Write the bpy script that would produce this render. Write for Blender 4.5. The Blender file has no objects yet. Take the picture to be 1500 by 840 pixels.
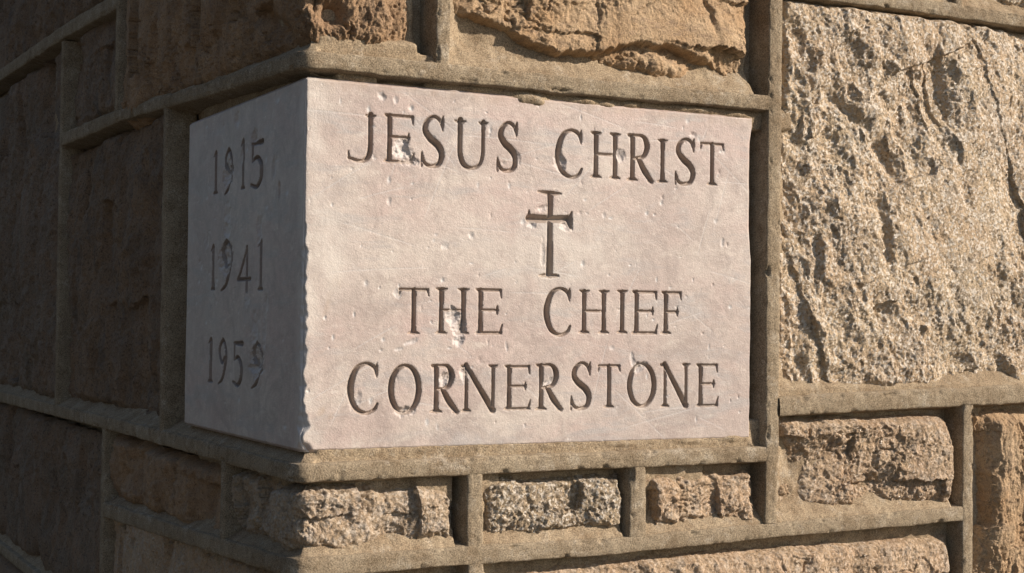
import bpy, math
import numpy as np
from mathutils import Matrix, Vector

# ------------------------------------------------------------------ camera, world, sun, exposure
scn = bpy.context.scene
C = scn.collection
CAM = (-0.5453, -1.5173, 0.1414)
YAW, PITCH, ROLL, FPX = 0.4833, 0.0234, 0.0127, 2206.2

def camera():
    f = Vector((math.sin(YAW)*math.cos(PITCH), math.cos(YAW)*math.cos(PITCH), math.sin(PITCH)))
    r = Vector((math.cos(YAW), -math.sin(YAW), 0)); u = r.cross(f)
    c, s = math.cos(ROLL), math.sin(ROLL)
    r2 = c*r + s*u; u2 = -s*r + c*u
    cd = bpy.data.cameras.new('camera'); co = bpy.data.objects.new('camera', cd); C.objects.link(co)
    co.matrix_world = Matrix(((r2.x, u2.x, -f.x, CAM[0]), (r2.y, u2.y, -f.y, CAM[1]), (r2.z, u2.z, -f.z, CAM[2]), (0, 0, 0, 1)))
    cd.sensor_width = 36; cd.lens = FPX/1500*36; cd.clip_start = 0.02; cd.clip_end = 2000
    scn.camera = co
camera()

SUN_EL, SUN_AZ = math.radians(27), math.radians(126)     # azimuth clockwise from +Y
w = bpy.data.worlds.new("World"); scn.world = w; w.use_nodes = True
nt = w.node_tree
sky = nt.nodes.new('ShaderNodeTexSky'); sky.sky_type = 'NISHITA'; sky.sun_disc = False
sky.sun_elevation = SUN_EL; sky.sun_rotation = SUN_AZ
nt.links.new(sky.outputs[0], nt.nodes['Background'].inputs[0]); nt.nodes['Background'].inputs[1].default_value = 0.078
sd = bpy.data.lights.new('sun', 'SUN'); sd.energy = 5.0; sd.angle = math.radians(0.5); sd.color = (1.0, 0.88, 0.745)
so = bpy.data.objects.new('sun', sd); C.objects.link(so)
so.rotation_euler = Vector((math.sin(SUN_AZ)*math.cos(SUN_EL), math.cos(SUN_AZ)*math.cos(SUN_EL), math.sin(SUN_EL))).to_track_quat('Z', 'Y').to_euler()
so.location = (3, -4, 3)
scn.view_settings.view_transform = 'Standard'; scn.view_settings.look = 'None'
scn.view_settings.exposure = 0.34; scn.view_settings.gamma = 1

# ------------------------------------------------------------------ numpy noise
_r = np.random.RandomState(7)
_perm = _r.permutation(4096)
_ga = _r.rand(4096)*2*np.pi
_gx, _gy, _rv, _rw = np.cos(_ga), np.sin(_ga), _r.rand(4096), _r.rand(4096)

def _h(ix, iy, seed):
    return _perm[(_perm[(ix + seed*131) & 4095] + iy*7) & 4095]

def pn(x, y, seed=0):
    ix = np.floor(x).astype(np.int64); iy = np.floor(y).astype(np.int64)
    fx, fy = x-ix, y-iy
    u = fx*fx*fx*(fx*(fx*6-15)+10); v = fy*fy*fy*(fy*(fy*6-15)+10)
    def g(a, b):
        k = _h(ix+a, iy+b, seed); return _gx[k]*(fx-a) + _gy[k]*(fy-b)
    a = g(0, 0); b = g(1, 0); c = g(0, 1); d = g(1, 1)
    return 1.5*((a+(b-a)*u) + ((c+(d-c)*u)-(a+(b-a)*u))*v)

def fbm(x, y, size, octv=4, seed=0, gain=0.5, ridge=False):
    t = 0; a = 1.0; n = 0; fq = 1.0/size
    for o in range(octv):
        v = pn(x*fq, y*fq, seed+o)
        if ridge: v = 1-2*np.abs(v)*1.4
        t = t + a*v; n += a; a *= gain; fq *= 2.03
    return t/n

def facets(x, y, size, seed=0, slope=1.0, jit=0.9, sharp=1.0, lo=False):
    """continuous chipped facets: max of tilted caps around jittered cell points; units of height = size"""
    X, Y = x/size, y/size
    ix = np.floor(X).astype(np.int64); iy = np.floor(Y).astype(np.int64)
    best = None
    for a in (-1, 0, 1):
        for b in (-1, 0, 1):
            k = _h(ix+a, iy+b, seed)
            cx = ix+a+0.5+(_rv[k]-0.5)*jit; cy = iy+b+0.5+(_rw[k]-0.5)*jit
            dx, dy = X-cx, Y-cy
            k2 = _h(ix+a, iy+b, seed+9)
            hgt = (_rv[k2]-0.5)*0.5 + slope*0.5*(_gx[k2]*dx + _gy[k2]*dy) - sharp*(dx*dx+dy*dy)
            best = hgt if best is None else np.maximum(best, hgt)
    return best*size

def sstep(a, b, x):
    t = np.clip((x-a)/(b-a), 0, 1); return t*t*(3-2*t)

def dent(S, Z, cx, cz, a, b, an=0.0, p=2.0):
    q = min(a, b); S, Z = warp(S, Z, .30*q, 1.3*q, 77)
    dx, dz = S-cx, Z-cz; u = dx*math.cos(an)+dz*math.sin(an); v = -dx*math.sin(an)+dz*math.cos(an)
    return np.exp(-(np.abs(u/a)**p+np.abs(v/b)**p))

def warp(S, Z, amt, size, seed):
    return S+amt*fbm(S, Z, size, 3, seed), Z+amt*fbm(S, Z, size, 3, seed+5)

# ------------------------------------------------------------------ the L-shaped wall surface: s<0 along the left side, s>0 along the front
def wall_point(s, z, h, r=0.004):
    q = np.clip(s/r, -60, 60)
    x = np.where(q > 30, s, r*np.log1p(np.exp(np.minimum(q, 30))))
    y = np.where(q < -30, -s, r*np.log1p(np.exp(np.minimum(-q, 30))))
    g = 1/(1+np.exp(-q)); nx, ny = -(1-g), -g
    l = np.sqrt(nx*nx+ny*ny)
    return np.stack([x+nx/l*h, y+ny/l*h, z], -1)

def link(name, me, mat, parent=None, label=None):
    o = bpy.data.objects.new(name, me); C.objects.link(o)
    if mat: me.materials.append(mat)
    if parent: o.parent = parent; o.location = -parent.location
    if label: o['label'] = label
    return o

def grid_mesh(name, P, keep=None, attr=None):
    n, m = P.shape[:2]
    idx = np.arange(n*m).reshape(n, m)
    q = np.stack([idx[:-1, :-1], idx[1:, :-1], idx[1:, 1:], idx[:-1, 1:]], -1)
    q = q.reshape(-1, 4) if keep is None else q[keep]
    used, inv = np.unique(q, return_inverse=True)
    inv = inv.reshape(-1, 4)
    V = P.reshape(-1, 3)[used]
    me = bpy.data.meshes.new(name)
    me.vertices.add(len(V)); me.vertices.foreach_set('co', V.astype(np.float32).ravel())
    me.loops.add(inv.size); me.loops.foreach_set('vertex_index', inv.astype(np.int32).ravel())
    me.polygons.add(len(inv)); me.polygons.foreach_set('loop_start', np.arange(0, inv.size, 4, dtype=np.int32))
    me.polygons.foreach_set('loop_total', np.full(len(inv), 4, np.int32))
    me.polygons.foreach_set('use_smooth', np.ones(len(inv), bool))
    me.update(calc_edges=True)
    if attr is not None:
        a = me.color_attributes.new('wear', 'FLOAT_COLOR', 'POINT')
        c = np.ones((len(V), 4), np.float32); c[:, :3] = attr.reshape(-1, 3)[used]
        a.data.foreach_set('color', c.ravel())
    return me

def recentre(o):
    """put the object's origin at the middle of its mesh, world positions unchanged"""
    me = o.data; n = len(me.vertices); co = np.empty(n*3, np.float32); me.vertices.foreach_get('co', co); co = co.reshape(-1, 3)
    c = (co.min(0)+co.max(0))/2; co -= c; me.vertices.foreach_set('co', co.ravel()); me.update()
    o.location = Vector(c.tolist()) - (o.parent.location if o.parent else Vector())

# ------------------------------------------------------------------ materials
class N:
    def __init__(s, name):
        s.m = bpy.data.materials.new(name); s.m.use_nodes = True; s.t = s.m.node_tree
        s.b = s.t.nodes['Principled BSDF']; s.g = s.node('ShaderNodeNewGeometry')
        s.pos = s.g.outputs['Position']
    def node(s, k, **a):
        n = s.t.nodes.new(k)
        for q, v in a.items(): setattr(n, q, v)
        return n
    def l(s, a, b): s.t.links.new(a, b)
    def put(s, inp, v):
        if hasattr(v, 'is_linked') or isinstance(v, bpy.types.NodeSocket): s.l(v, inp)
        else: inp.default_value = v
    def noise(s, scale, detail=3, rough=0.6, vec=None, dist=0):
        n = s.node('ShaderNodeTexNoise'); n.inputs['Scale'].default_value = scale; n.inputs['Detail'].default_value = detail
        n.inputs['Roughness'].default_value = rough; n.inputs['Distortion'].default_value = dist
        s.l(vec or s.pos, n.inputs['Vector']); return n.outputs['Fac']
    def scalev(s, v):
        n = s.node('ShaderNodeVectorMath', operation='MULTIPLY'); s.l(s.pos, n.inputs[0]); n.inputs[1].default_value = v; return n.outputs[0]
    def vor(s, scale, feature='F1', out='Color', vec=None):
        n = s.node('ShaderNodeTexVoronoi', feature=feature); n.inputs['Scale'].default_value = scale
        s.l(vec or s.pos, n.inputs['Vector']); return n.outputs[out]
    def ramp(s, f, *st):
        n = s.node('ShaderNodeValToRGB'); e = n.color_ramp.elements
        while len(e) < len(st): e.new(0.5)
        for i, (p, c) in enumerate(st):
            e[i].position = p; e[i].color = (c, c, c, 1) if isinstance(c, (int, float)) else (*c, 1)
        s.l(f, n.inputs[0]); return n.outputs[0]
    def mix(s, f, a, b, mode='MIX'):
        n = s.node('ShaderNodeMix', data_type='RGBA', blend_type=mode)
        s.put(n.inputs[0], f)
        for i, v in ((6, a), (7, b)):
            if isinstance(v, tuple): v = (*v, 1)
            s.put(n.inputs[i], v)
        return n.outputs[2]
    def math(s, op, a, b=0.0):
        n = s.node('ShaderNodeMath', operation=op); s.put(n.inputs[0], a); s.put(n.inputs[1], b); return n.outputs[0]
    def bump(s, h, dist, strength=1.0, prev=None):
        n = s.node('ShaderNodeBump'); n.inputs['Distance'].default_value = dist; n.inputs['Strength'].default_value = strength
        s.l(h, n.inputs['Height'])
        if prev is not None: s.l(prev, n.inputs['Normal'])
        return n.outputs[0]
    def done(s, col, rough, nrm=None, spec=0.3):
        s.put(s.b.inputs['Base Color'], col); s.put(s.b.inputs['Roughness'], rough); s.put(s.b.inputs['Specular IOR Level'], spec)
        if nrm is not None: s.l(nrm, s.b.inputs['Normal'])
        return s.m

def rock_mat(name, base, warm, grey, dark, grain=420, patch=14, crystals=0.0, bumpd=0.0012, streak=None):
    m = N(name)
    big = m.noise(patch, 5, 0.62)
    col = m.mix(m.ramp(big, (0.36, 0.0), (0.62, 1.0)), base, warm)
    mid = m.noise(patch*2.7, 6, 0.7, vec=m.scalev(streak) if streak else None)
    col = m.mix(m.ramp(mid, (0.50, 0.0), (0.68, 0.9)), col, grey)
    fleck = m.noise(grain, 3, 0.7)
    col = m.mix(m.ramp(fleck, (0.30, 0.85), (0.46, 0.0)), col, dark)
    br = m.ramp(m.noise(grain*1.7, 2, 0.8), (0.3, 0.72), (0.7, 1.25))
    col = m.mix(1.0, col, br, 'MULTIPLY')
    col = m.mix(m.ramp(m.noise(patch*1.3, 6, 0.72, dist=0.8), (0.55, 0.0), (0.72, 0.6)), col, m.mix(0.5, dark, warm))
    col = m.mix(m.ramp(m.noise(patch*2.1, 5, 0.7, dist=0.5), (0.52, 0.0), (0.70, 0.3)), col, m.mix(0.5, warm, (0.44, 0.27, 0.14)))   # iron staining
    col = m.mix(1.0, col, (1.05, 0.975, 0.88), 'MULTIPLY')
    rough = 0.82; spec = 0.3
    h1 = m.noise(grain*0.42, 5, 0.75)
    nrm = m.bump(h1, bumpd*2.0)
    h2 = m.noise(grain*1.3, 3, 0.7)
    nrm = m.bump(h2, bumpd*.8, 0.9, nrm)
    if crystals > 0:
        vc = m.vor(330)
        sep = m.node('ShaderNodeSeparateColor'); m.l(vc, sep.inputs[0])
        r, g, b = sep.outputs
        col = m.mix(m.ramp(r, (0.62, 0.0), (0.80, crystals)), col, (0.70, 0.64, 0.56))
        col = m.mix(m.ramp(g, (0.84, 0.0), (0.94, crystals*0.7)), col, (0.15, 0.12, 0.085))
        rough = m.ramp(b, (0.84, 0.78), (0.93, 0.22)); spec = 0.55
        vn = m.node('ShaderNodeVectorMath', operation='ADD')
        sc = m.node('ShaderNodeVectorMath', operation='SCALE'); sub = m.node('ShaderNodeVectorMath', operation='SUBTRACT')
        m.l(vc, sub.inputs[0]); sub.inputs[1].default_value = (0.5, 0.5, 0.5); m.l(sub.outputs[0], sc.inputs[0]); sc.inputs['Scale'].default_value = 0.55
        m.l(nrm, vn.inputs[0]); m.l(sc.outputs[0], vn.inputs[1])
        no = m.node('ShaderNodeVectorMath', operation='NORMALIZE'); m.l(vn.outputs[0], no.inputs[0]); nrm = no.outputs[0]
    return m.done(col, rough, nrm, spec)

def mortar_mat(name, a=(0.315, 0.248, 0.176), b=(0.40, 0.33, 0.245), d=(0.23, 0.172, 0.115)):
    m = N(name)
    col = m.mix(m.ramp(m.noise(22, 5, 0.65), (0.35, 0.0), (0.65, 1.0)), a, b)
    col = m.mix(m.ramp(m.noise(9, 4, 0.6), (0.52, 0.0), (0.68, 0.55)), col, d)
    sand = m.ramp(m.noise(620, 3, 0.85), (0.34, 0.45), (0.5, 1.0), (0.66, 1.6))
    col = m.mix(m.ramp(m.noise(60, 5, 0.75), (0.48, 0.0), (0.68, 0.75)), col, d)
    col = m.mix(m.ramp(m.noise(34, 6, 0.8), (0.54, 0.0), (0.66, 0.6)), col, (0.47, 0.41, 0.33))
    col = m.mix(1.0, col, sand, 'MULTIPLY')
    nrm = m.bump(m.noise(640, 3, 0.8), 0.0011)
    nrm = m.bump(m.noise(170, 5, 0.75), 0.0012, 0.8, nrm)
    return m.done(col, 1.0, nrm, 0.03)

def marble_mat(name, inside=False):
    m = N(name)
    pink, cream, grey = (0.485, 0.378, 0.343), (0.54, 0.470, 0.42), (0.41, 0.370, 0.355)
    big = m.noise(7, 5, 0.6, vec=m.scalev((1, 1, 1.7)))
    col = m.mix(m.ramp(big, (0.40, 0.0), (0.60, 1.0)), pink, cream)
    col = m.mix(m.ramp(m.noise(3.5, 5, .65, dist=1.0), (0.42, 0.0), (0.60, 0.55)), col, (0.40, 0.325, 0.295))
    veil = m.noise(11, 6, 0.7, vec=m.scalev((0.8, 0.8, 3.2)), dist=0.6)
    col = m.mix(m.ramp(veil, (0.51, 0.0), (0.64, 0.9)), col, grey)
    small = m.noise(60, 5, 0.75)
    col = m.mix(1.0, col, m.ramp(small, (0.3, 0.88), (0.7, 1.10)), 'MULTIPLY')
    scr = m.noise(40, 3, 0.8, vec=m.scalev((1, 1, 5)))
    col = m.mix(m.ramp(scr, (0.62, 0.0), (0.70, 0.45)), col, (0.72, 0.66, 0.60))
    fine = m.ramp(m.noise(600, 2, 0.8), (0.3, 0.88), (0.7, 1.10))
    col = m.mix(1.0, col, fine, 'MULTIPLY')
    at = m.node('ShaderNodeVertexColor', layer_name='wear')
    sep = m.node('ShaderNodeSeparateColor'); m.l(at.outputs[0], sep.inputs[0])
    col = m.mix(sep.outputs[0], col, (0.36, 0.245, 0.16))            # brown stain
    blot = m.noise(17, 6, 0.78, dist=1.2)
    col = m.mix(m.ramp(blot, (0.48, 0.0), (0.62, 0.65)), col, (0.34, 0.275, 0.25))
    scuff = m.noise(26, 7, 0.85, vec=m.scalev((1, 1, 1.6)), dist=0.4)
    col = m.mix(m.ramp(scuff, (0.54, 0.0), (0.66, 0.55)), col, (0.62, 0.56, 0.50))
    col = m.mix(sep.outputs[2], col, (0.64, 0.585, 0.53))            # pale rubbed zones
    col = m.mix(sep.outputs[1], col, (0.53, 0.51, 0.50))             # fresh pale chips
    if inside: col = m.mix(inside, col, (0.24, 0.17, 0.11) if inside < .5 else (0.13, 0.10, 0.08))            # recess shade painted into the colour of the cuts
    nrm = m.bump(m.noise(480, 3, 0.75), 0.0005)
    nrm = m.bump(m.noise(70, 5, 0.7), 0.0012, 0.6, nrm)
    return m.done(col, 0.55, nrm, 0.5)

M_GRAN = rock_mat('sparkling_granite', (0.57, 0.44, 0.31), (0.63, 0.52, 0.38), (0.49, 0.43, 0.365), (0.30, 0.23, 0.16), 420, 9, 0.75, 0.0022)
M_TAN = rock_mat('tan_rock', (0.45, 0.315, 0.195), (0.56, 0.44, 0.31), (0.33, 0.25, 0.185), (0.17, 0.11, 0.06), 430, 16, 0, 0.0018, (1, 1, 3))
M_PINK = rock_mat('pinkish_rock', (0.46, 0.335, 0.23), (0.50, 0.385, 0.27), (0.44, 0.39, 0.34), (0.18, 0.13, 0.09), 400, 18, 0.2, 0.0020)
M_BROWN = rock_mat('brown_rock', (0.34, 0.235, 0.155), (0.45, 0.32, 0.21), (0.26, 0.20, 0.15), (0.07, 0.05, 0.035), 380, 14, 0, 0.0020, (1, 1, 0.4))
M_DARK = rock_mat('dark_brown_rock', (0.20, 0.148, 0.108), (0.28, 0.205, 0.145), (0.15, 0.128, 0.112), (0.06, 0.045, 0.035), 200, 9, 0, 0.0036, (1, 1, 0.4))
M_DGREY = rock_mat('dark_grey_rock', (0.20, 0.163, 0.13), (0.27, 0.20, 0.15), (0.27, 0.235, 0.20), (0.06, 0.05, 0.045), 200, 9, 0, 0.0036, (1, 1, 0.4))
M_BROWNSPK = rock_mat('weathered_sparkly_rock', (0.42, 0.34, 0.25), (0.48, 0.40, 0.29), (0.42, 0.40, 0.39), (0.08, 0.06, 0.045), 330, 22, 0.7, 0.0026)
M_CORNER = rock_mat('pinkish_grey_rock', (0.47, 0.37, 0.275), (0.50, 0.41, 0.31), (0.44, 0.41, 0.39), (0.18, 0.13, 0.09), 380, 20, 0.35, 0.0024)
M_MORTAR = mortar_mat('sandy_mortar', (0.275, 0.217, 0.150), (0.355, 0.290, 0.208), (0.20, 0.148, 0.096))
M_BED = mortar_mat('rough_mortar_bed', (0.32, 0.245, 0.165), (0.39, 0.31, 0.215), (0.21, 0.15, 0.095))
M_MARBLE = marble_mat('pale_pink_marble')
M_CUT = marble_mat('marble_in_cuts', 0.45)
M_CUT_SHADE_TINT = marble_mat('marble_cuts_shade_tint', 0.55)  # digit cuts, with more recess shade in the colour

# ------------------------------------------------------------------ roots
wall = bpy.data.objects.new('stone_wall', None); C.objects.link(wall); wall.location = (0, 0, -1.2)
wall['label'] = 'rough rock-faced stone wall corner with raised sandy mortar joints framing the pale inscribed block'
wall['category'] = 'wall'
cs = bpy.data.objects.new('cornerstone', None); C.objects.link(cs); cs.location = (0, 0, 0)
cs['label'] = 'pale pink marble cornerstone carved JESUS CHRIST THE CHIEF CORNERSTONE, worn years on its side'
cs['category'] = 'cornerstone'

# ------------------------------------------------------------------ carved glyphs: strokes in units of the letter height
def sp(pts, n=10):
    P = np.array(pts, float)
    if len(P) == 2: return P
    Q = np.vstack([2*P[0]-P[1], P, 2*P[-1]-P[-2]]); out = []
    for i in range(1, len(Q)-2):
        for t in np.linspace(0, 1, n, endpoint=False):
            a, b, c, d = Q[i-1], Q[i], Q[i+1], Q[i+2]
            out.append(0.5*((2*b)+(c-a)*t+(2*a-5*b+4*c-d)*t*t+(3*b-a-3*c+d)*t**3))
    out.append(P[-1]); return np.array(out)

TK, TN = 0.056, 0.031
def stem(x, y0=0.0, y1=1.0, k=TK): return [[(x, y0+.05, k*1.02), (x, (y0+y1)/2, k*0.9), (x, y1-.05, k*1.02)]]
def serif(x, y, a=0.125, k=TK):
    d = 0.05 if y < 0.5 else -0.05
    return [[(x-a, y, 0.016), (x, y+d*0.5, 0.046), (x+a, y, 0.016)]]
def bar(x0, x1, y, k=TN): return [[(x0, y, k), (x1, y, k)]]
def tick(x, y, dy, dx=0.0): return [[(x, y, TN), (x+dx, y+dy, 0.014)]]
def glyph(ch, W):
    """strokes: lists of (x, y, half width); W = letter width / height"""
    o = 0.10
    if ch == 'I': return stem(W/2) + serif(W/2, .02) + serif(W/2, .98)
    if ch == '1': return stem(W*.6, 0, 1, .045) + serif(W*.6, .01, .08) + [[(W*.6, 1, .03), (W*.6-.10, .88, .012)]]
    if ch == 'J':
        x = W-.13
        return [[(x, 1, TK), (x, .6, TK*.95), (x, .3, TK), (x-.04, .12, .055), (x-.15, .02, .04), (x-.30, .02, .034), (.02, .07, .03)]] + serif(x, .98, .11) + tick(.03, .05, .15, -.02)
    if ch == 'E':
        x = o
        return stem(x) + bar(x, W-.04, .965) + bar(x, W-.12, .53) + bar(x, W-.03, .03) + tick(W-.05, .97, -.17, .02) + tick(W-.13, .53, .09) + tick(W-.13, .53, -.09) + tick(W-.05, .03, .19, .05) + serif(x-.02, .02, .09) + serif(x-.02, .98, .09)
    if ch == 'F':
        x = o
        return stem(x) + bar(x, W-.04, .965) + bar(x, W-.12, .52) + tick(W-.05, .97, -.17, .02) + tick(W-.13, .52, .10) + tick(W-.13, .52, -.10) + serif(x, .02) + serif(x-.02, .98, .09)
    if ch == 'T':
        return stem(W/2) + bar(.04, W-.04, .965) + tick(.05, .965, -.13, -.03) + tick(W-.05, .965, -.13, .03) + serif(W/2, .02)
    if ch == 'H':
        a, b = .12, W-.12
        return stem(a) + stem(b) + bar(a, b, .52) + serif(a, .02) + serif(a, .98) + serif(b, .02) + serif(b, .98)
    if ch == 'N':
        a, b = .10, W-.10
        return stem(a, 0, 1, .040) + stem(b, 0, 1, .040) + [[(a-.02, 1, .05), (b, .02, .072)]] + serif(a, .01, .10) + serif(b, .99, .10) + serif(a-.06, .985, .07)
    if ch == 'U':
        a, b = .12, W-.10
        return [[(a, 1, TK), (a, .6, TK*.95), (a+.01, .28, TK), (a+.10, .08, .055), (W/2+.02, .02, .038), (b-.08, .10, .036), (b-.01, .30, .038), (b, .6, .04), (b, 1, .045)]] + serif(a, .98) + serif(b, .98, .10)
    if ch == 'C':
        return [[(W-.05, .80, .030), (W-.12, .93, .04), (W*.55, .985, .034), (W*.26, .86, .055), (.075, .5, .070), (W*.26, .14, .055), (W*.58, .015, .036), (W-.10, .08, .034), (W-.03, .20, .024)]] + [[(W-.05, 1.0, .012), (W-.055, .86, .04), (W-.05, .72, .012)]]
    if ch == 'O':
        L = []
        for i in range(17):
            t = i/16*2*math.pi; L.append((W/2+(W/2-.055)*math.sin(t), .5+.475*math.cos(t), .034+.030*abs(math.sin(t))))
        return [L]
    if ch == 'S':
        return [[(W-.06, .80, .028), (W-.13, .935, .036), (W*.5, .98, .036), (.13, .87, .052), (.10, .70, .060), (W*.42, .545, .072), (W*.72, .42, .074), (W-.07, .26, .062), (W*.76, .07, .048), (W*.42, .015, .036), (.10, .07, .034), (.045, .20, .026)]] + [[(W-.05, 1.0, .012), (W-.06, .88, .036), (W-.055, .72, .012)], [(.03, -.01, .012), (.045, .12, .036), (.03, .28, .012)]]
    if ch == 'R':
        a = .11
        return stem(a) + [[(a, .965, TN), (W*.55, .965, .036), (W-.17, .86, .06), (W-.15, .70, .062), (W-.24, .53, .045), (a+.05, .48, .032)], [(W*.42, .48, .05), (W*.68, .22, .068), (W-.02, .01, .05)]] + serif(a, .02) + serif(a-.05, .98, .07) + [[(W-.1, .02, .03), (W+.04, .015, .012)]]
    if ch == '9':
        return [[(W*.5, .96, .035), (.12, .82, .045), (.10, .65, .045), (W*.45, .47, .035), (W-.16, .58, .03)], [(W*.5, .96, .035), (W-.14, .85, .04), (W-.07, .62, .05), (W-.14, .34, .05), (W*.5, .12, .035), (.06, .01, .015)]]
    if ch == '4':
        return [[(W*.72, 1, .02), (W*.3, .5, .035), (.02, .28, .03)], [(.02, .27, .035), (W-.02, .27, .035)], [(W*.70, 1, .03), (W*.70, .5, .045), (W*.70, 0, .035)]]
    if ch == '5':
        return [[(W*.12, .95, .03), (W-.06, .95, .055)], [(W*.16, .95, .025), (W*.14, .6, .025)], [(W*.14, .58, .025), (W*.5, .64, .04), (W-.10, .48, .055), (W-.10, .2, .055), (W*.5, .02, .04), (.04, .08, .03)]]
FRONT = [
 ('JESUS', [('J',0.0492,0.0817,0.3127,0.3646),('E',0.0922,0.1271,0.3139,0.3672),('S',0.1346,0.1645,0.3118,0.3687),('U',0.1764,0.2173,0.3123,0.3668),('S',0.2286,0.2575,0.3119,0.3687)]),
 ('CHRIST', [('C',0.3050,0.3425,0.3094,0.3658),('H',0.3536,0.3930,0.3113,0.3661),('R',0.4045,0.4391,0.3107,0.3670),('I',0.4470,0.4597,0.3108,0.3634),('S',0.4705,0.5013,0.3101,0.3665),('T',0.5074,0.5439,0.3114,0.3642)]),
 ('THE', [('T',0.1105,0.1482,0.1262,0.1773),('H',0.1565,0.1961,0.1266,0.1783),('E',0.2063,0.2392,0.1269,0.1786)]),
 ('CHIEF', [('C',0.2922,0.3293,0.1260,0.1812),('H',0.3403,0.3794,0.1287,0.1799),('I',0.3935,0.4040,0.1290,0.1807),('E',0.4135,0.4482,0.1285,0.1806),('F',0.4551,0.4836,0.1288,0.1806)]),
 ('CORNERSTONE', [('C',0.0520,0.0893,0.0396,0.0948),('O',0.1005,0.1396,0.0387,0.0933),('R',0.1520,0.1847,0.0394,0.0932),('N',0.1897,0.2335,0.0402,0.0923),('E',0.2439,0.2765,0.0410,0.0922),('R',0.2845,0.3178,0.0403,0.0937),('S',0.3287,0.3581,0.0404,0.0952),('T',0.3656,0.3975,0.0414,0.0928),('O',0.4070,0.4474,0.0415,0.0943),('N',0.4552,0.4956,0.0416,0.0934),('E',0.5066,0.5379,0.0409,0.0933)]),
]
SIDE = [
 ('1915', [('1',-0.3368,-0.3161,0.2972,0.3498),('9',-0.2902,-0.2536,0.2925,0.3505),('1',-0.2241,-0.2055,0.2951,0.3539),('5',-0.1846,-0.1368,0.2928,0.3476)]),
 ('1941', [('1',-0.3416,-0.3208,0.1766,0.2324),('9',-0.3006,-0.2499,0.1742,0.2386),('4',-0.2279,-0.1780,0.1733,0.2258),('1',-0.1530,-0.1332,0.1741,0.2313)]),
 ('1959', [('1',-0.3465,-0.3227,0.0610,0.1157),('9',-0.3022,-0.2626,0.0598,0.1173),('5',-0.2404,-0.2004,0.0608,0.1142),('9',-0.1720,-0.1297,0.0599,0.1162)]),
]
ORD = ['first', 'second', 'third', 'fourth', 'fifth', 'sixth', 'seventh', 'eighth', 'ninth', 'tenth', 'eleventh']

# chips: (s, z, rs, rz, depth, angle, fresh)
CHIPS = [(.113,.330,.011,.013,.0050,.2,1),(.120,.317,.014,.006,.004,0,.6),(.178,.145,.010,.013,.0045,.3,.9),(.186,.134,.009,.016,.005,.1,1),(.184,.119,.007,.007,.003,0,.9),
 (.171,.078,.008,.012,.005,-.5,.5),(.194,.083,.008,.010,.004,0,1),(.118,.042,.014,.006,.004,0,.5),(.062,.055,.006,.012,.003,-.5,.4),
 (.424,.090,.012,.006,.004,.3,.9),(.414,.097,.004,.009,.003,.2,1),(.312,.328,.009,.014,.004,0,.7),(.254,.330,.006,.013,.004,.6,.5),(.392,.340,.010,.008,.003,0,.6),
 (.322,.254,.009,.007,.004,0,.3),(.290,.273,.010,.004,.002,.2,.6),(.276,.253,.007,.005,.003,0,.9),(.290,.222,.003,.016,.0012,0,.5),
 (.496,.372,.006,.004,.003,0,.3),(.300,.072,.011,.004,.0025,.5,.8),(.088,.386,.007,.004,.002,-.6,1),(.104,.384,.003,.005,.0015,0,1),(.110,.171,.006,.005,.0018,-.3,1),
 (.127,.118,.010,.003,.0015,.3,1),(.112,.110,.006,.002,.0015,.3,1),(.245,.112,.002,.007,.0015,.2,.9),(.238,.322,.004,.003,.002,0,.1),(.098,.272,.003,.005,.002,0,.8),
 (.198,.238,.004,.005,.003,0,.9),(.166,.225,.005,.004,.0015,0,.9),(.245,.300,.0015,.002,.002,0,0),(.549,.240,.002,.003,.002,0,0),(.542,.243,.0025,.006,.0015,0,1),
 (.528,.190,.0015,.002,.0015,0,0),(.232,.028,.0015,.0015,.002,0,0),(.160,.024,.002,.006,.0012,.1,.9),(.385,.112,.004,.003,.0015,0,.9),(.372,.268,.003,.004,.0015,0,.8),
 (-.272,.318,.022,.017,.0040,.2,.9),(-.272,.268,.014,.016,.0020,0,.8),(-.276,.215,.030,.022,.0045,.1,.9),(-.275,.250,.018,.012,.0025,0,.8),(-.17,.352,.012,.010,.003,0,.3),(-.148,.245,.010,.020,.0025,0,.8),
 (-.214,.335,.008,.012,.002,0,.5),(-.150,.092,.026,.020,.0060,0,1),(-.158,.128,.014,.024,.0025,0,.8),(-.125,.133,.008,.030,.0020,0,.7),(-.08,.285,.004,.010,.0030,.1,0),(-.19,.165,.010,.012,.0015,0,.6),
 (-.12,.16,.010,.012,.0015,0,.5),(-.36,.24,.012,.014,.0015,0,.4),(-.10,.31,.008,.014,.0015,0,.5),(-.24,.38,.012,.010,.002,0,.5)]

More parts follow.
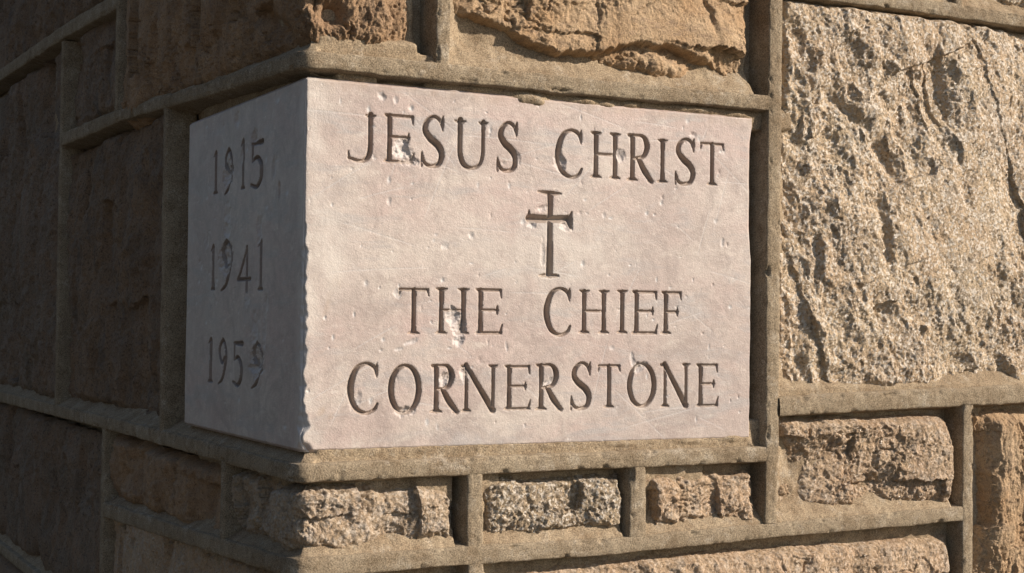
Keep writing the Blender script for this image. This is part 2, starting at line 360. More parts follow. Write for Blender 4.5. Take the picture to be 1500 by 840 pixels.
def build_cornerstone():
    Wd, Dp, Ht, R = 0.588, 0.451, 0.400, 0.0015
    s = np.concatenate([np.linspace(-Dp, -0.03, 230), np.linspace(-0.03, 0.03, 76)[1:-1], np.linspace(0.03, Wd, 640)])
    z = np.linspace(0.0, Ht, 470)
    S, Z = np.meshgrid(s, z, indexing='ij')
    h = 0.0006*fbm(S, Z, 0.12, 4, 3) + 0.00012*fbm(S, Z, 0.006, 3, 5)
    # lightly uneven tooled face, pits
    pits = fbm(S, Z, 0.012, 3, 11); h -= 0.0007*sstep(0.50, 0.70, pits)
    wear = np.zeros(S.shape+(3,), np.float32)
    wear[..., 1] += 0.6*sstep(0.50, 0.66, pits)
    # scratches
    rs = np.random.RandomState(5)
    for k in range(46):
        cx, cz = rs.uniform(.03, .57), rs.uniform(.02, .39); an = rs.choice([-.55, .5, -.3, .1, 1.2, -.05])+rs.normal()*.12; L = rs.uniform(.015, .07)
        dx, dz = S-cx, Z-cz; u = dx*math.cos(an)+dz*math.sin(an); v = -dx*math.sin(an)+dz*math.cos(an)+.02*u*u/L
        g = np.exp(-(v/.0006)**2)*sstep(L, L*.6, np.abs(u)); h -= .00018*g; wear[..., 1] = np.maximum(wear[..., 1], .50*g)
    # small bright nicks
    for k in range(110):
        cx = rs.uniform(.02, .57) if k < 75 else rs.uniform(-.42, -.03)
        cz = rs.uniform(.02, .39); a = rs.uniform(.0009, .0026)*(1 if cx > 0 else 2.2); b = rs.uniform(.001, .0034)
        j0, j1 = np.searchsorted(s, (cx-3*a, cx+3*a)); k0, k1 = np.searchsorted(z, (cz-3*b, cz+3*b))
        q = np.exp(-((S[j0:j1, k0:k1]-cx)/a)**2-((Z[j0:j1, k0:k1]-cz)/b)**2)
        h[j0:j1, k0:k1] -= rs.uniform(.0004, .0011)*q
        wear[j0:j1, k0:k1, 1] = np.maximum(wear[j0:j1, k0:k1, 1], rs.choice([.0, .7, .9])*np.minimum(q*1.6, 1))
    # letters
    ids = np.zeros(S.shape, np.int16); dd = np.full(S.shape, -1.0); names = []
    wob = 0.00035*fbm(S, Z, .006, 3, 21)
    def carve(strokes, x0, y0, H, fx=1.0, slope=2.3, dmax=.012, shallow=1.0):
        """strokes in height units with origin at x0,y0; fx stretches across"""
        nonlocal h
        i = len(names)+1
        pad = .12*H
        xs = [x0+p[0]*H*fx for st in strokes for p in st]; zs = [y0+p[1]*H for st in strokes for p in st]
        j0, j1 = np.searchsorted(s, (min(xs)-pad*fx, max(xs)+pad*fx)); k0, k1 = np.searchsorted(z, (min(zs)-pad, max(zs)+pad))
        U = (S[j0:j1, k0:k1]-x0)/(H*fx); V = (Z[j0:j1, k0:k1]-y0)/H
        best = np.full(U.shape, -1.0)
        for st in strokes:
            Q = sp(st, 8)
            for a, b in zip(Q[:-1], Q[1:]):
                vx, vy = b[0]-a[0], b[1]-a[1]; L2 = vx*vx+vy*vy+1e-12
                t = np.clip(((U-a[0])*vx+(V-a[1])*vy)/L2, 0, 1)
                d = (a[2]+(b[2]-a[2])*t) - np.hypot(U-a[0]-vx*t, V-a[1]-vy*t)
                best = np.maximum(best, d)
        d = best*H + wob[j0:j1, k0:k1]
        dep = np.clip(d*slope, 0, dmax)*shallow
        dep = np.where(d > 0, dep, 0) + .00035*sstep(-.0012, 0, d)
        h[j0:j1, k0:k1] -= dep
        m = d > 0
        sub = ids[j0:j1, k0:k1]; sub[m] = i
        return i
    for grp, shallow, dark in ((FRONT, 1.0, 0), (SIDE, 1.0, 0)):
        for word, L in grp:
            for n, (c, a, b, z0, z1) in enumerate(L):
                H = z1-z0
                if grp is FRONT: carve(glyph(c, (b-a)/H), a, z0, H)
                else:
                    W = {'1': .22, '9': .52, '5': .52, '4': .60}[c]; carve([[(p[0], p[1], p[2]*1.08) for p in st] for st in glyph(c, W)], a, z0, H, (b-a)/H/W, 2.4, .0080, 1.0)
                kind = 'carved_letter' if grp is FRONT else 'carved_digit'
                same = word.count(c)
                lab = '%s %s, %s of %s' % ('carved letter' if grp is FRONT else 'worn carved digit', c, ORD[n], word if grp is FRONT else 'the year '+word)
                names.append((kind, lab))
    hh = .0993; x0, y0 = .2995-.5*.62*hh, .1936
    cross = [[(.31, .03, .046), (.31, .35, .040), (.31, .60, .036), (.31, .80, .034), (.31, .965, .040)], [(.035, .672, .050), (.31, .672, .046), (.57, .685, .046)],
             [(.032, .66, .030), (.030, .76, .009)], [(.572, .68, .034), (.60, .765, .012)], [(.565, .68, .050), (.592, .585, .022)],
             [(.15, .985, .013), (.31, .975, .028), (.45, .975, .010)], [(.18, .012, .012), (.31, .02, .028), (.43, .015, .012)]]
    carve(cross, x0, y0, hh, 1.0, 2.0, .012); names.append(('carved_cross', 'carved Latin cross with flared ends under JESUS CHRIST'))
    # chips
    n1 = fbm(S, Z, .008, 3, 31); n2 = fbm(S, Z, .0028, 2, 33)
    for (cx, cz, a, b, dp, an, fresh) in CHIPS:
        if cx > 0 and a < .0061: dp, fresh = dp*.55, fresh*.45
        elif cx > 0: fresh *= .5
        else: fresh *= .6
        j0, j1 = np.searchsorted(s, (cx-2*max(a, b), cx+2*max(a, b))); k0, k1 = np.searchsorted(z, (cz-2*max(a, b), cz+2*max(a, b)))
        dx, dz = S[j0:j1, k0:k1]-cx, Z[j0:j1, k0:k1]-cz; u = dx*math.cos(an)+dz*math.sin(an); v = -dx*math.sin(an)+dz*math.cos(an)
        r = np.sqrt((u/a)**2+(v/b)**2)+.60*n1[j0:j1, k0:k1]+.08*n2[j0:j1, k0:k1]
        bowl = dp*np.clip(1.15-r*1.15, 0, 1)**.85
        h[j0:j1, k0:k1] = np.minimum(h[j0:j1, k0:k1], np.where(r < 1, -bowl, 9))
        if fresh > 0: wear[j0:j1, k0:k1, 1] = np.maximum(wear[j0:j1, k0:k1, 1], fresh*sstep(1.05, .8, r))
    # arris chips along the corner, bites on the right edge and outline wear
    ar = np.abs(S)
    w1 = .6*fbm(Z*0+.3, Z, .075, 4, 41, .8)+.5*fbm(Z*0+.3, Z, .021, 2, 46); w2 = sstep(.30, .22, Z)*.75+.25
    bite = (.0018+.0120*np.clip(w1+.22, 0, 1)**1.3)*w2
    h -= np.clip(bite-ar*.75, 0, 1)*(1+.5*fbm(S, Z, .01, 3, 43))
    wear[..., 1] = np.maximum(wear[..., 1], .8*sstep(.0, .003, bite-ar*.75+.0015))
    e = np.minimum(np.minimum(Z, Ht-Z), np.minimum(Wd-S, S+Dp)) + .0008*fbm(S, Z, .02, 4, 51)
    h -= .0035*sstep(.0035, 0, e)
    h -= .010*np.clip(sstep(.014, 0, np.hypot(S*1.0-.002, Z-.0)), 0, 1)           # lost bottom corner
    er = Wd-S + .0012*fbm(S, Z, .03, 3, 53); h -= np.clip(.0060*sstep(.40, .36, Z)*sstep(.20, .27, Z)+.0012 - er*.9, 0, 1)
    # stains
    def stain(cx, cz, a, b, an, amt):
        dx, dz = S-cx, Z-cz; u = dx*math.cos(an)+dz*math.sin(an); v = -dx*math.sin(an)+dz*math.cos(an)
        wear[..., 0] = np.maximum(wear[..., 0], amt*np.exp(-((u/a)**2+(v/b)**2)**1.5)*(.8+.4*n1))
    stain(.037, .181, .009, .007, .2, .55); stain(.030, .163, .003, .022, -.25, .5); stain(.023, .043, .006, .004, .8, .5)
    stain(.034, .038, .004, .003, .8, .4)
    wear[..., 0] = np.maximum(wear[..., 0], .45*sstep(.02, .0, Ht-Z)*np.clip(.5+fbm(S, Z, .012, 3, 61), 0, 1))
    wear[..., 0] = np.maximum(wear[..., 0], .35*sstep(.30, .40, Z)*np.clip(fbm(S*2.2, Z*.35, .012, 3, 63)*1.6, 0, 1)*(S < -.01))
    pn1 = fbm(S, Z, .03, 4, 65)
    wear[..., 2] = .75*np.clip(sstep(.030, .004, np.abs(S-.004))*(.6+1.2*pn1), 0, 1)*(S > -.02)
    wear[..., 2] = np.maximum(wear[..., 2], .8*np.clip(dent(S, Z, .030, .215, .030, .050)*(1+pn1), 0, 1))
    wear[..., 2] = np.maximum(wear[..., 2], .45*np.clip(dent(S, Z, .30, .22, .09, .05)*(1+2*pn1), 0, 1))
    P = wall_point(S, Z, h, R)
    # returns into the wall on every side
    def back(Q, d, ax):
        Q = Q.copy(); Q[..., ax] += d; return Q
    top = P[:, -1].copy(); bot = P[:, 0].copy()
    inw = np.stack([np.where(s < -.06, .06, 0), np.where(s > .06, .06, 0), 0*s], -1)
    near = np.abs(s) <= .06; inw[near] = np.array([0.0, 0, 0]); 
    inx = np.clip(.06-top[:, 0], 0, .06); iny = np.clip(.06-top[:, 1], 0, .06)
    def inward(row):
        q = row.copy(); q[:, 0] = np.maximum(q[:, 0], .06); q[:, 1] = np.maximum(q[:, 1], .06); return q
    full = np.concatenate([inward(bot)[:, None], P, inward(top)[:, None]], 1)
    l = full[0].copy(); l[:, 0] += .06; r = full[-1].copy(); r[:, 1] += .06
    full = np.concatenate([l[None], full, r[None]], 0)
    wf = np.pad(wear, ((1, 1), (1, 1), (0, 0)), mode='edge'); idf = np.pad(ids, 1)
    fid = np.maximum(np.maximum(idf[:-1, :-1], idf[1:, :-1]), np.maximum(idf[1:, 1:], idf[:-1, 1:]))
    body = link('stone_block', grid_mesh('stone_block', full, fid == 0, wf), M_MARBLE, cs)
    for i, (kind, lab) in enumerate(names, 1):
        k = fid == i
        if not k.any(): continue
        jj = np.where(k.any(1))[0]; kk = np.where(k.any(0))[0]
        a0, a1, b0, b1 = jj[0], jj[-1]+2, kk[0], kk[-1]+2
        o = link(kind, grid_mesh(kind, full[a0:a1, b0:b1], k[a0:a1-1, b0:b1-1], wf[a0:a1, b0:b1]), M_CUT_SHADE_TINT if kind == 'carved_digit' else M_CUT, cs, lab)
        recentre(o)
build_cornerstone()

# ------------------------------------------------------------------ mortar beads (raised ribbon joints)
# (points (s,z), half widths, proud height)
BEADS = [
 ([(-1.262,.459),(-1.0,.455),(-.79,.451),(-.35,.430),(0,.4170),(.15,.4170),(.35,.4160),(.605,.4180)], [.011,.011,.0085,.0085,.0085,.0095,.0088,.0085], .0095),
 ([(-2.9,.705),(-1.96,.675),(-1.26,.656),(-.845,.636)], [.012]*4, .009),
 ([(-2.9,-.050),(-1.87,-.034),(-.855,-.0245),(-.3,-.022),(0,-.0215),(.3,-.0195),(.605,-.0190)], [.011,.011,.0095,.0095,.0090,.0088,.0085], .0095),
 ([(-.875,-.161),(-.4,-.140),(0,-.1215),(.2,-.1190),(.386,-.1200),(.625,-.1135),(.932,-.108)], [.011,.010,.010,.0095,.0090,.0085,.0090], .0095),
 ([(.625,.0395),(.80,.045),(1.045,.0510),(1.9,.060)], [.0112,.0115,.012,.012], .0100),
 ([(.625,.5665),(.85,.5675),(1.04,.5660),(1.9,.570)], [.0088]*4, .0095),
 ([(.6155,1.05),(.6155,.50),(.6145,.20),(.6155,-.02),(.6135,-.1045)], [.0100,.0098,.0102,.0095,.0085], .0085),
 ([(.157,.4255),(.157,.70),(.158,1.05)], [.0078]*3, .0088),
 ([(.2035,-.0275),(.205,-.1105)], [.0092,.0098], .0086),
 ([(.4185,-.0275),(.419,-.1115)], [.0098,.0108], .0086),
 ([(.206,-.1275),(.206,-.30),(.206,-.60)], [.0095]*3, .0088),
 ([(.942,.037),(.9415,-.10),(.943,-.30),(.943,-.60)], [.0088]*4, .0088),
 ([(.922,.574),(.922,1.05)], [.0078]*2, .0088),
 ([(-1.268,.638),(-1.27,.30),(-1.268,-.02)], [.0100]*3, .0090),
 ([(-.842,1.05),(-.842,.70),(-.842,.459)], [.0080]*3, .0090),
 ([(-.542,.430),(-.540,.20),(-.536,-.014)], [.0100]*3, .0088),
 ([(-.884,-.034),(-.884,-.30),(-.884,-.60)], [.0100]*3, .0088),
 ([(-.2465,-.030),(-.2465,-.125)], [.0085,.0085], .0086),
 ([(-2.6,.69),(-2.6,-.03)], [.0100]*2, .0090),
 ([(-2.9,-.36),(-.895,-.35)], [.0100]*2, .0092),
 ([(-.875,-.42),(0,-.40),(.197,-.40)], [.0095]*3, .0092),
 ([(.215,-.335),(.934,-.33)], [.0095]*2, .0092),
 ([(.952,-.28),(1.9,-.28)], [.0095]*2, .0092),
 ([(1.40,.06),(1.40,.558)], [.0095]*2, .0088),
 ([(-.834,.79),(0,.76),(.149,.76)], [.0095]*3, .0092),
 ([(.166,.74),(.606,.74)], [.0095]*2, .0092),
]

def build_beads():
    for pts, hw, ph in BEADS:
        P = np.array(pts, float); seg = np.hypot(*np.diff(P, axis=0).T); L = np.concatenate([[0], np.cumsum(seg)])
        onfront = P[:, 0].max() > -.02
        n = max(4, int(L[-1]/(.0026 if onfront else .006)))
        t = np.linspace(0, L[-1], n)
        c = np.stack([np.interp(t, L, P[:, 0]), np.interp(t, L, P[:, 1])], 1)
        sd_ = int(abs(P[0, 0]*100+P[0, 1]*50)) % 50
        # soften polyline corners and let the line wander a little
        k = np.ones(9)/9
        c2 = np.stack([np.convolve(np.pad(c[:, i], 4, mode='edge'), k, 'valid') for i in (0, 1)], 1); c2[0], c2[-1] = c[0], c[-1]
        d = np.gradient(c2, axis=0); d /= np.linalg.norm(d, axis=1)[:, None]; nr = np.stack([-d[:, 1], d[:, 0]], 1)
        w_ = np.interp(t, L, hw); w_ = w_*(1+.20*fbm(t, t*0+sd_, .07, 4, 3))
        prof = [(-1, -.030, .0075), (-1, -.012, .0040), (-1, -.004, .0022), (-1, .45, .0007), (-.95, 1, 0)] + [(u, 1, 0) for u in (-.78, -.6, -.42, -.25, -.08, .08, .25, .42, .6, .78)] + [(.95, 1, 0), (1, .45, .0007), (1, -.004, .0022), (1, -.012, .0040), (1, -.030, .0075)]
        off = np.array([[u, 0] for u, _, _ in prof])[:, 0]; hv = np.array([v for _, v, _ in prof]); ex = np.array([e for _, _, e in prof])
        A = off[None]*w_[:, None] + np.sign(off)[None]*ex[None]
        T = t[:, None]+0*A
        A = A + (np.abs(off) > .9)[None]*np.sign(off)[None]*.0010*fbm(T, A*0+off[None]*.02, .016, 4, 9+sd_)
        S = c2[:, None, 0]+nr[:, None, 0]*A; Z = c2[:, None, 1]+nr[:, None, 1]*A
        hh = np.where(hv == 1, ph, np.where(hv == .45, ph*.80, hv))[None]+0*A
        hh = hh + np.where(hv > 0, 1, 0)[None]*(.0009*fbm(S, Z, .05, 3, 5)+.0008*fbm(S, Z, .009, 3, 6)) - .0006*(np.abs(off) > .7)[None] - np.where(hv > 0, 1, 0)[None]*(.0045*np.clip(fbm(S, Z, .016, 4, 7, .6)-.30, 0, 1) + .012*np.clip(fbm(S, Z, .020, 3, 8)-.24, 0, 1)*(np.abs(off) > .55)[None])
        o = link('mortar_joint', grid_mesh('mortar_joint', wall_point(S, Z, hh, .0035)), M_MORTAR, wall)
        recentre(o)
build_beads()

def bead_dist(S, Z, tooled=False):
    best = np.full(S.shape, 9.0)
    for pts, hw, ph in BEADS:
        for (a, b), (c, d) in zip(pts[:-1], pts[1:]):
            vx, vy = c-a, d-b; t = np.clip(((S-a)*vx+(Z-b)*vy)/(vx*vx+vy*vy), 0, 1)
            qx, qz = S-a-vx*t, Z-b-vy*t; q = np.hypot(qx, qz)-hw[0]
            if tooled:                                   # the mortar is struck flush on the upper / outer side of each ribbon only
                side = qz > 0 if abs(vx) > abs(vy) else (qx > 0 if a > -.02 else qx < 0)
                hz = abs(vx) > abs(vy)
                lv = (.0045-(.80 if a+c > -.1 else 1.6)*np.clip(q, 0, 1)) if hz else (-.0020-(.60 if a > -.1 else 2.0)*np.clip(q, 0, 1))
                q = -np.where(side & (t > 0) & (t < 1), lv, -9.0)
            best = np.minimum(best, q)
    return best

# ------------------------------------------------------------------ mortar bed behind joints and stones
def build_bed():
    s = np.concatenate([np.arange(-2.9, -1.3, .02), np.arange(-1.3, -.02, .006), np.arange(-.02, 1.1, .0024), np.arange(1.1, 1.9, .02)])
    z = np.concatenate([np.arange(-.6, -.22, .01), np.arange(-.22, .62, .0024), np.arange(.62, 1.06, .01)])
    S, Z = np.meshgrid(s, z, indexing='ij')
    # Bed rises to the underside of the ribbon on sides where it was tooled
    wv = .010*fbm(S, Z, .05, 3, 75)
    base = -.0165+wv*.5-.020*sstep(-.4, -.55, S); lv = -bead_dist(S, Z, True)
    h = np.where(base > lv, base, lv); dd = np.abs(base-lv); h = h + .0015*np.exp(-dd/.003)
    h = h + .0028*fbm(S, Z, .025, 4, 71)*sstep(.007, -.004, h) + .0016*fbm(S, Z, .008, 4, 73)
    def fill(s0, s1, z0, z1, lvl, f=.006):
        nonlocal h
        wv = .0025*fbm(S, Z, .02, 3, 77)
        m = sstep(-f, f*.2, np.minimum(np.minimum(S-s0, s1-S), np.minimum(Z-z0, z1-Z))+wv)
        h = h*(1-m)+(lvl+.0008*fbm(S, Z, .008, 3, 79)+.0005*fbm(S, Z, .003, 2, 80))*m
    fill(.02, .585, -.012, .004, -.0005);
    fill(.015, .14, .424, .446, -.001); fill(.63, .90, .050, .062, -.001)
    fill(.21, .240, -.045, -.03, -.004); fill(.43, .52, -.055, -.028, -.005, .006); fill(.14, .183, -.06, -.03, -.006, .006)
    fill(.592, .607, -.01, .405, -.026, .003); fill(.588, .606, .43, .72, -.026, .003); fill(.133, .149, .44, .72, -.024, .004)
    fill(.186, .194, -.11, -.03, -.022, .003); fill(.404, .409, -.11, -.03, -.022, .003); fill(.92, .932, -.10, .03, -.022, .003)
    h = np.where((S > -.451+.004) & (S < .584) & (Z > .006) & (Z < .386), -.045, h)
    for cx, cz, a, b, t in ((.272, .398, .020, .0075, .0085), (.283, .395, .010, .0050, .0080), (.262, .397, .008, .0055, .0075), (.345, .401, .022, .0050, .0070), (.375, .399, .012, .0045, .0070),
                            (.41, .402, .016, .0040, .006), (.50, .403, .050, .0035, .006), (.565, .401, .020, .0045, .006), (.20, .404, .020, .003, .005), (.06, .404, .008, .003, .005),
                            (.40, -.001, .030, .0035, .0070), (.30, -.001, .016, .003, .0065), (.50, .000, .028, .004, .0070), (.56, .001, .020, .0055, .0070), (.145, -.002, .02, .002, .006)):
        near = (np.abs(S-cx) < 3*a) & (np.abs(Z-cz) < 4*b)
        h = np.where(near, np.maximum(h, np.where(near, -.0042+t*dent(S, Z, cx, cz, a, b)+.0012*fbm(S, Z, .006, 3, 83), h)), h)
    hid = h < -.044
    q = grid_mesh('mortar_bed', wall_point(S, Z, h, .006), ~(hid[:-1, :-1] & hid[1:, :-1] & hid[1:, 1:] & hid[:-1, 1:]))
    link('mortar_bed', q, M_BED, wall)
build_bed()

# ------------------------------------------------------------------ rock-faced stones
def axis(a, b, step):
    out = [a]
    while out[-1] < b: out.append(out[-1]+step(out[-1]))
    out = np.array(out[:-1]+[b]) if len(out) > 8 else np.linspace(a, b, 9)
    return out

def stone(label, s0, s1, z0, z1, mat, fn, res=None, drop=.045, edge=.010, wob=.006, r=.006, seed=1, level=-.0018):
    front = s1 > -.05
    ds, dz = res or ((.0012, .0012) if front else (.0045, .0026))
    s = axis(s0, s1, lambda x: (ds if not (s0 < -.05 and s1 > .02) else (.0028 if x < -.03 else .0012))*(1 if -2.05 < x < 1.07 else 4))
    z = axis(z0, z1, lambda x: dz*(1 if -.20 < x < (.60 if front else .86) else 4))
    S, Z = np.meshgrid(s, z, indexing='ij')
    lo = np.minimum((S-s0)*(.75 if s0 > -.02 else 1), (Z-z0)*.55)                  # struck sides run out under the mortar
    e = np.minimum(np.minimum(lo, s1-S), z1-Z)
    e = e + wob*(fbm(S, Z, .045, 3, seed+100)-.10) + wob*.35*fbm(S, Z, .008, 3, seed+103)
    u, v = (S-s0)/(s1-s0), (Z-z0)/(z1-z0)
    h = fn(S, Z, u, v)
    h = h - h.mean() + level
    h = np.where(h > .003, .003+.009*np.tanh((h-.003)/.009), h)
    h = h + .06*(_rv[seed*17]-.5)*(S-(s0+s1)/2)*(1 if s1-s0 < .3 else .3) + .10*(_rw[seed*17]-.5)*(Z-(z0+z1)/2)*(1 if z1-z0 < .15 else .3)
    k = np.clip(e/edge, 0, 1)
    h = h*k**.25 - .015*(1-k)**1.4
    rim = fbm(S, Z, .013, 4, seed+107)
    h = h - .006*np.clip(rim, 0, 1)*(1-k)
    h = np.where(e < 0, h-np.minimum(-e*7, .034), h)
    o = link('stone', grid_mesh('stone', wall_point(S, Z, h, r)), mat, wall, label)
    recentre(o); return o

def granite(seed, amp=1.0, bulge=.012, ang=.38):
    def f(S, Z, u, v):
        X, Y = warp(S, Z, .010, .04, seed)
        X, Y = warp(X, Y, .0025, .008, seed+40)
        c, s_ = math.cos(ang), math.sin(ang)
        A, B_ = (c*X+s_*Y)*1.22, (-s_*X+c*Y)*.86
        h = bulge*(1-(2*u-1)**6)*(1-(2*v-1)**6)
        h = h + amp*(.28*facets(A, B_, .12, seed, 1.3, sharp=.25) - .32*facets(A, B_, .045, seed+3, 1.3, sharp=.4) - .36*facets(A, B_, .016, seed+7, 1.5, sharp=.5))
        h = h + amp*(.0060*fbm(A, B_, .030, 3, seed+15) + .0031*fbm(X*1.1, Y*.9, .0065, 4, seed+9, .80))
        return h
    return f

def main_granite(S, Z, u, v):
    h = granite(301, 1.0, .008)(S, Z, u, v)
    h -= .016*dent(S, Z, .885, .455, .020, .050, .15, 3)            # smooth grey hollow
    h -= .012*dent(S, Z, .80, .360, .035, .012, -.9)                # diagonal gully
    h -= .010*dent(S, Z, .735, .420, .030, .008, -.6)
    h += .008*dent(S, Z, .77, .425, .035, .030)
    h += .010*dent(S, Z, .98, .35, .05, .20)                        # bright bulge at the right
    h -= .005*dent(S, Z, .90, .225, .016, .060, .35)
    h -= .008*dent(S, Z, .80, .250, .010, .045, .2)
    h -= .012*dent(S, Z, .925, .095, .030, .018, .3)
    h -= .007*dent(S, Z, .69, .230, .007, .030, 0)
    return h

def craggy(seed, amp=1.0, bulge=.008, ax=1.0, az=2.0, crack=1.0):
    def f(S, Z, u, v):
        X, Y = warp(S, Z, .008, .035, seed)
        X, Y = warp(X, Y, .003, .008, seed+40)
        h = bulge*(1-(2*u-1)**8)*(1-(2*v-1)**8)
        h = h + amp*(.45*facets(X*ax, Y*az, .090, seed, 1.2, sharp=.2) - .20*facets(X*ax, Y*az*.9, .034, seed+3, 1.3, sharp=.35) - .28*facets(X*ax*1.2, Y*az, .013, seed+6, 1.5, sharp=.5))
        rough = sstep(-.25, .35, fbm(S, Z, .06, 3, seed+60))
        h = h + amp*(.0020*fbm(X*ax, Y*az, .022, 4, seed+15) + (.0024+.0030*rough)*fbm(X*ax*1.1, Y*az*.9, .0075, 4, seed+16, .75))
        cr = 1-np.abs(fbm(X*ax, Y*az, .06, 4, seed+11))*22
        h = h - crack*.005*np.clip(cr, 0, 1)*sstep(.0, .3, fbm(S, Z, .09, 2, seed+61))
        return h
    return f

def flatrock(seed, amp=1.0, bulge=.004, ax=1.6, az=.8, base=0.0):
    def f(S, Z, u, v):
        X, Y = warp(S, Z, .02, .10, seed)
        h = base + bulge*(1-(2*u-1)**6)*(1-(2*v-1)**6) + amp*(.40*facets(X*ax, Y*az, .13, seed, 1.1, sharp=.3) - .35*facets(X*ax, Y*az, .045, seed+2, 1.1, sharp=.4) - .35*facets(X, Y, .016, seed+5, 1.2, sharp=.5) + .008*fbm(X, Y, .026, 5, seed+4, .70))
        cr = 1-np.abs(fbm(X*ax, Y*az*.6, .07, 4, seed+11))*26
        cut = sstep(.15, .4, fbm(S, Z, .12, 2, seed+13))
        return h - .0045*np.clip(cr, 0, 1)*cut
    return f

def top_block(S, Z, u, v):
    h = craggy(343, .95, .006, 1.0, 1.5, .9)(S, Z, u, v)
    Z0 = Z; S, Z = warp(S, Z, .004, .012, 335)
    # overhanging ledge line wandering across the face, rough broken shelf under it
    n = fbm(S, Z*0, .05, 4, 5)
    line = np.interp(S, [.17, .23, .27, .31, .345, .37, .41, .46, .50, .53, .60], [.490, .478, .464, .452, .456, .463, .475, .474, .466, .462, .40]) + .006*n
    dz = Z-line
    h = h + .011*sstep(-.001, .004, dz)*(1-.5*sstep(.0, .07, dz)) - .010*sstep(.001, -.003, dz)*sstep(-.030, -.004, dz)
    h = h - .014*sstep(.006, -.003, Z-np.interp(S, [.17, .24, .30, .36, .40, .44, .60], [.452, .448, .444, .447, .440, .430, .425])-.004*n)
    h = h + .010*dent(S, Z, .455, .450, .055, .018, -.18, 3)
    h = h - .008*sstep(.0, .010, .545-S-.35*(Z-.46))*sstep(.020, .0, .545-S-.35*(Z-.46))
    return h - .010*sstep(.23, .18, S)

def top_corner(S, Z, u, v):
    h = craggy(353, 1.3, .010, 1.7, .9, 1.6)(S, Z, u, v)
    h -= .028*dent(S, Z, .030, .470, .012, .012, .3) + .024*dent(S, Z, .005, .485, .010, .012) + .018*dent(S, Z, -.10, .47, .05, .012, -.4) + .014*dent(S, Z, -.32, .50, .04, .03, .6) + .012*dent(S, Z, -.22, .56, .05, .03, -.7)
    h += .010*dent(S, Z, .085, .48, .020, .05)
    return h

def low_corner(S, Z, u, v):
    h = craggy(371, .9, .010, 1.3, 1.3, .6)(S, Z, u, v)
    h -= .012*sstep(.0, .02, Z+.063)*sstep(.085, .10, S)            # mortar-filled step at the top right
    h -= .008*dent(S, Z, .11, -.095, .02, .010)
    return h

def strip_rock(S, Z, u, v):
    h = craggy(391, 1.2, .022, 2.0, .7, 1.0)(S, Z, u, v)
    return h - .020*dent(S, Z, .975, -.06, .016, .12)

stone('rough tan block with a wandering ledge, above the inscription', .170, .586, .428, .728, M_TAN, top_block, level=-.001, seed=1, wob=.006, edge=.014)
stone('pitted brown corner block with dark holes, above the pale block', -.830, .126, .428, .775, M_BROWN, top_corner, level=0.0, seed=2, wob=.006, edge=.012)
stone('big sparkling granite block right of the inscription', .628, 1.388, .053, .557, M_GRAN, main_granite, level=.002, seed=3, wob=.003, edge=.008)
stone('pale narrow rock at the top right edge', .935, 1.90, .579, .80, M_GRAN, granite(311), seed=4)
stone('rough rock above the granite block', .629, .912, .579, .80, M_PINK, craggy(313), seed=5)
stone('craggy brown-and-grey rock under the granite block', .630, .922, -.101, .025, M_PINK, craggy(315, 1.1, .008, 1.2, 1.5, .8), seed=6, edge=.012, wob=.005)
stone('wide flat pinkish stone below the lowest right joint', .218, .926, -.322, -.137, M_PINK, flatrock(317, .8, .008, 1, 1.2), seed=7, wob=.004, edge=.010)
stone('cracked orange-brown rock at the lower right edge', .953, 1.60, -.268, .032, M_TAN, strip_rock, level=.003, seed=8, edge=.020)
stone('sparkly black-and-cream rough stone below the inscription', .217, .404, -.108, -.036, M_BROWNSPK, craggy(319, 1.2, .006, 1.3, 1.2, .3), seed=9, edge=.008, wob=.010)
stone('small grey-tan rough stone under the end of the inscription', .433, .598, -.109, -.038, M_PINK, craggy(321, 1.1, .004, 1.0, 1.6, 1.0), seed=10, edge=.010, wob=.010)
stone('pinkish rough corner stone under the pale block', -.228, .186, -.113, -.036, M_CORNER, low_corner, seed=11, edge=.010, wob=.010)
stone('rough corner stone at the bottom of the corner', -.870, .192, -.390, -.143, M_PINK, craggy(323, 1.0, .004, 1.2, 1.0), seed=12, res=(.0028, .002))
stone('warm brown lumpy stone left of the lower corner stone', -.865, -.262, -.142, -.042, M_BROWN, craggy(325, 1.2, .010, 1.1, 1.4), seed=13)
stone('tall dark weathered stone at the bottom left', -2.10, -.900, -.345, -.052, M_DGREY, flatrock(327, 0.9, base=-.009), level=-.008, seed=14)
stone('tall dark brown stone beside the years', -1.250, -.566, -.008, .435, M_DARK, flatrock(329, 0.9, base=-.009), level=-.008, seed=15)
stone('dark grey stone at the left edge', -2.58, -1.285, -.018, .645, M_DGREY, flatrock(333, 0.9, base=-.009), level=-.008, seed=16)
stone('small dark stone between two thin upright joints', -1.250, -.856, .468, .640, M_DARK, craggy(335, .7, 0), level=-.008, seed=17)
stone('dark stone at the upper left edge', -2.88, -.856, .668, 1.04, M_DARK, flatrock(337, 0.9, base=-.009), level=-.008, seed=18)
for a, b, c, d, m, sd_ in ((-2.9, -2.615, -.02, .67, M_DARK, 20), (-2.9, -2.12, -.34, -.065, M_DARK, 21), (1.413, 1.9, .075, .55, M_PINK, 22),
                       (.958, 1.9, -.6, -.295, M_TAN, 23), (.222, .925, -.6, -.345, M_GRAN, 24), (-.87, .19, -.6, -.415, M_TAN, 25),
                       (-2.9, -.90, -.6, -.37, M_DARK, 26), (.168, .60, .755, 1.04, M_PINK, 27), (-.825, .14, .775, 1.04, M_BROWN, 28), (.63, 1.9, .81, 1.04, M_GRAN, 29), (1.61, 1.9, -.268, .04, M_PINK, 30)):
    stone(None, a, b, c, d, m, craggy(400+sd_, 1.0, .008, 1.1, 1.2), res=(.008, .006), seed=sd_)

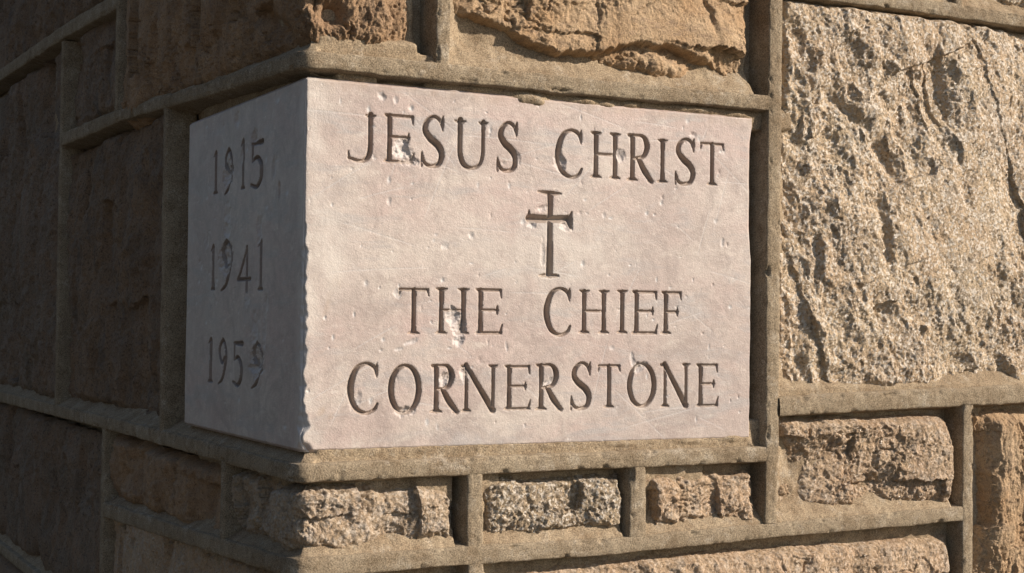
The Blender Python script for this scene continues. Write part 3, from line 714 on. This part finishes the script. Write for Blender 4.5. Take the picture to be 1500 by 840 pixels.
# ------------------------------------------------------------------ the building behind, ground
def box(bm_list, x0, x1, y0, y1, z0, z1):
    v = [(x, y, z) for x in (x0, x1) for y in (y0, y1) for z in (z0, z1)]
    b = len(bm_list[0]); bm_list[0] += v
    bm_list[1] += [tuple(b+i for i in f) for f in ((0, 1, 3, 2), (4, 6, 7, 5), (0, 4, 5, 1), (2, 3, 7, 6), (0, 2, 6, 4), (1, 5, 7, 3))]
B = [[], []]
box(B, .020, 6, .020, 9, 1.048, 4.5); box(B, .020, 6, .020, 9, -1.2, -.598); box(B, .065, 6, .065, 9, -.596, 1.046)
box(B, 1.88, 6, .021, .064, -.596, 1.046); box(B, .021, .064, 2.88, 9, -.596, 1.046)
me = bpy.data.meshes.new('wall_core'); me.from_pydata(B[0], [], B[1]); link('wall_core', me, M_BED, wall)

g = N('paving'); gc = g.mix(g.noise(3, 5, .7), (0.085, 0.08, 0.07), (0.12, 0.11, 0.095))
gm = g.done(gc, .9, g.bump(g.noise(120, 4, .7), .003), .2)
me = bpy.data.meshes.new('ground'); me.from_pydata([(-400, -400, -1.2), (400, -400, -1.2), (400, 400, -1.2), (-400, 400, -1.2)], [], [(0, 1, 2, 3)])
gr = link('ground', me, gm); gr['kind'] = 'structure'

# added house-shaped sky blocker: left of the frame, keeps the side wall in dim light
nb = bpy.data.objects.new('sky_blocker', None); C.objects.link(nb); nb.location = (-11, 2, -1.2)
nb['label'] = 'added dark house-shaped sky blocker, unseen left of the corner'; nb['category'] = 'sky blocker'
hm = N('blocker_dark'); hmm = hm.done(hm.mix(hm.noise(2, 4), (.045, .038, .032), (.06, .05, .043)), .9)
rm = N('blocker_slate'); rmm = rm.done(rm.mix(rm.noise(5, 4), (.06, .06, .065), (.10, .095, .09)), .8)
def simple(name, boxes, mat, parent):
    b = [[], []]
    for q in boxes: box(b, *q)
    m_ = bpy.data.meshes.new(name); m_.from_pydata(b[0], [], b[1]); o = link(name, m_, mat, parent); recentre(o); return o
simple('wall', [(-14, -8.2, -3.0, 6.5, -1.2, 5.6)], hmm, nb)  # sides of the added blocker
simple('blocker_roof', [(-14.4, -7.8, -3.4, 6.9, 5.603, 5.95)], rmm, nb)
for wy in (-1.8, 0.6, 3.0, 5.0):
    for wz in (0.0, 3.2):
        simple('blocker_window', [(-8.198, -8.12, wy, wy+.9, wz, wz+1.5)], rmm, nb)
